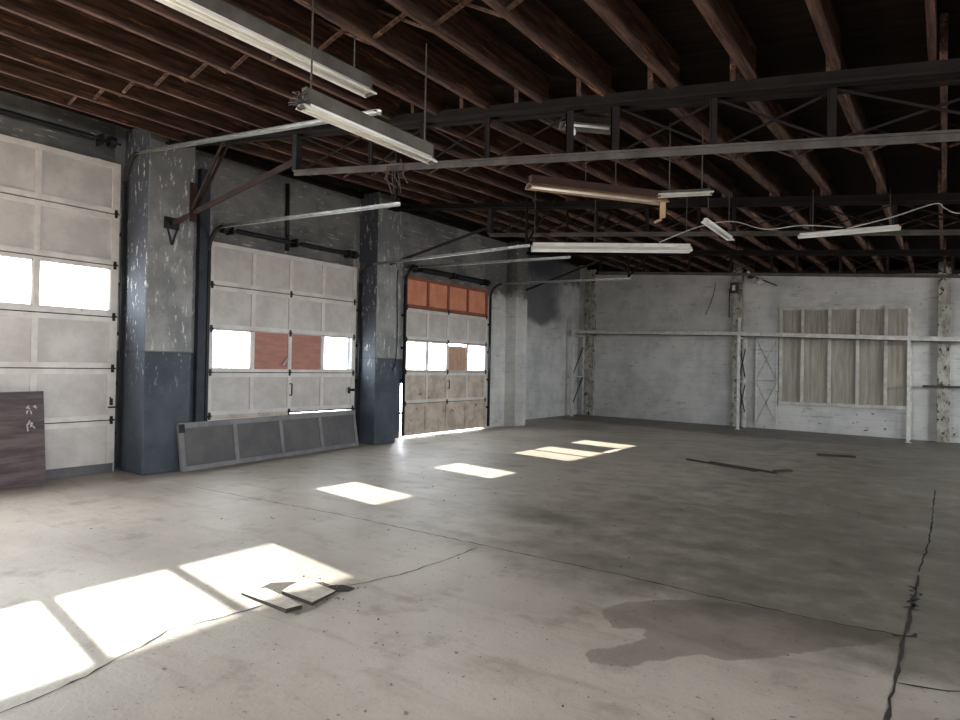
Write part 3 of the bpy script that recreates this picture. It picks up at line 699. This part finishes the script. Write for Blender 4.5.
for a, b in ((-9.74, -4.47), (-4.47, -.67), (-.67, 2.4)):
    MB().bar((a, ry(a) - .055, zrail(a)), (b, ry(b) - .055, zrail(b)), .04, .085).bar((a, ry(a) - .02, zrail(a) + .05), (b, ry(b) - .02, zrail(b) + .05), .09, .015).build('front_beam', 'rackpaint', rk)
    MB().bar((a, ry(a, .2), zrail(a) + .02), (b, ry(b, .2), zrail(b) + .02), .04, .09).build('rear_beam', 'lath', rk)
# braced door leaf painted white, beside the boarded window
t = tag(empty('braced_panel', (-3.9, yback(-3.9), 0)), 'white cross-braced panel fixed to the far wall left of the boarded window', 'panel')
wbox(MB(), -4.22, -3.66, .1, 2.46, .0, .05).build('panel_face', 'white', t)
for a, b, z0, z1 in ((-4.2, -3.68, .15, 1.25), (-3.68, -4.2, .15, 1.25), (-4.2, -3.68, 1.35, 2.4), (-3.68, -4.2, 1.35, 2.4)):
    MB().bar(bw(a, z0, .055), bw(b, z1, .055), .01, .025, (0, 1, 0)).build('cross_brace', 'peel', t)
MB().bar(bw(-4.22, 1.30, .06), bw(-3.66, 1.30, .06), .02, .04).build('mid_rail', 'peel', t)
for x in (-4.21, -3.67): MB().bar(bw(x, .1, .055), bw(x, 2.46, .055), .04, .02, (0, 1, 0)).build('stile', 'white', t)

# ------------------------------------------------------------------ things on the floor
# fallen door section leaning against pier and door
fp = tag(empty('fallen_door_section', (-8.8, 6.7, 0)), 'grey four-panel door section leaning on its edge below the middle garage door', 'door section')
A0, B0_ = Vector((-8.57, 4.86, 0)), Vector((-8.98, 8.56, 0)); dv = (B0_ - A0).normalized(); nv = Vector((dv.y, -dv.x, 0)); upv = (Vector((0, 0, 1)) * .985 - nv * .17).normalized(); outv = dv.cross(upv).normalized()
if outv.x < 0: outv = -outv
Lp, Hp = (B0_ - A0).length, .68
def pb(m, u0, u1, h0, h1, t0, t1, mi=0):
    P = lambda u, h, tt: A0 + dv * u + upv * h + outv * tt
    m.hexa([P(u0, h0, t0), P(u1, h0, t0), P(u1, h0, t1), P(u0, h0, t1), P(u0, h1, t0), P(u1, h1, t0), P(u1, h1, t1), P(u0, h1, t1)], mi)
    return m
m = MB(); pb(m, .02, Lp - .02, .01, Hp - .01, -.02, .0); m.build('panel', 'fallen', fp)
m = MB(); pb(m, 0, Lp, 0, .07, -.03, .03); pb(m, 0, Lp, Hp - .08, Hp, -.03, .03)
for f in (0, .25, .5, .75, 1):
    u = f * (Lp - .07); pb(m, u, u + .07, .07, Hp - .08, -.03, .025)
m.build('rim', 'fallen_rim', fp, bevel=.004)
m = MB(); pb(m, .0, .08, Hp - .14, Hp - .02, .03, .045); m.build('hinge', 'darkiron', fp)
# plywood sheet leaning on the nearest door
pw = tag(empty('plywood_sheet', (-8.98, 2.6, 0)), 'dark weathered plywood sheet with white scrawl leaning on the nearest garage door', 'plywood sheet')
m = MB(); A1 = [(-8.86, 1.9, 0), (-9.0, 3.36, 0), (-9.02, 3.36, 0), (-8.88, 1.9, 0)]
tp = [(-9.16, 1.9, 1.12), (-9.23, 3.39, 1.13), (-9.25, 3.39, 1.13), (-9.18, 1.9, 1.12)]
m.hexa(A1 + tp); m.build('sheet', 'ply', pw)
def pw_pt(v, h): 
    a = Vector(A1[0]).lerp(Vector(A1[1]), v); b = Vector(tp[0]).lerp(Vector(tp[1]), v)
    return a.lerp(b, h) + Vector((.008, .002, .004))
for cv, chh in ((.895, .80), (.875, .64)):
    m = MB()
    for k in range(9):
        u, h = cv + random.uniform(-.035, .035), chh + random.uniform(-.05, .05)
        m.bar(pw_pt(u, h), pw_pt(u + random.uniform(-.025, .025), h + random.uniform(-.045, .045)), .014, .006, (1, 0, 0))
    m.build('chalk_scrawl', 'chalk', pw)
# broken concrete
def slabpiece(pts, z0, z1, label):
    m = MB().prism(pts, z0, z1); m.mi = [0, 0] + [1] * len(pts)  # side faces coloured dark to paint the shade on the broken edges
    o = m.build('concrete_slab_piece', ['slab', 'dirt_shade'])
    tag(o, label, 'broken concrete')
slabpiece([(-3.78, 2.58), (-3.29, 2.56), (-3.27, 2.67), (-3.74, 2.74)], [.0] * 4, [.014, .028, .026, .014], 'narrow broken slab strip lying nearest the camera in the sunlit patch')
slabpiece([(-3.58, 2.75), (-3.26, 2.74), (-3.33, 3.0), (-3.52, 3.02), (-3.69, 3.02), (-3.65, 2.87)], [.0] * 6, [.024, .024, .012, .010, .010, .012], 'wider broken slab piece behind the narrow strip in the sunlit patch')
m = MB()
for k in range(170):
    if k < 60: x, y = random.gauss(-3.45, .2), random.gauss(2.95, .13)
    else: x, y = random.uniform(-6.5, .3), random.uniform(2.0, 9.5)
    r = random.uniform(.003, .009)
    m.prism([(x + r * random.uniform(.6, 1.2) * math.cos(a), y + r * random.uniform(.6, 1.2) * math.sin(a)) for a in (0, 1.25, 2.5, 3.8, 5.0)], 0.0, r * .8)
tag(m.build('concrete_crumbs', simple('concrete_crumb', (120, 112, 102), (80, 72, 66), 20, .9)), 'scattered concrete crumbs on the floor', 'debris', kind='stuff')
def lath(a, b, w, h, label, z=.0):
    o = MB().bar((a[0], a[1], z + h / 2), (b[0], b[1], z + h / 2), w, h).build('wooden_lath', 'lath'); tag(o, label, 'lath')
lath((-3.60, 11.16), (-2.34, 10.60), .05, .025, 'longer brown lath lying on the floor before the far wall')
lath((-3.2, 11.10), (-2.06, 10.62), .05, .025, 'brown lath lying beside the longer lath on the floor')
lath((-2.12, 10.76), (-1.93, 11.02), .07, .03, 'short brown lath across the right end of the pair')
lath((-1.92, 13.46), (-1.32, 13.66), .08, .04, 'dark short plank on the floor near the right rack post')
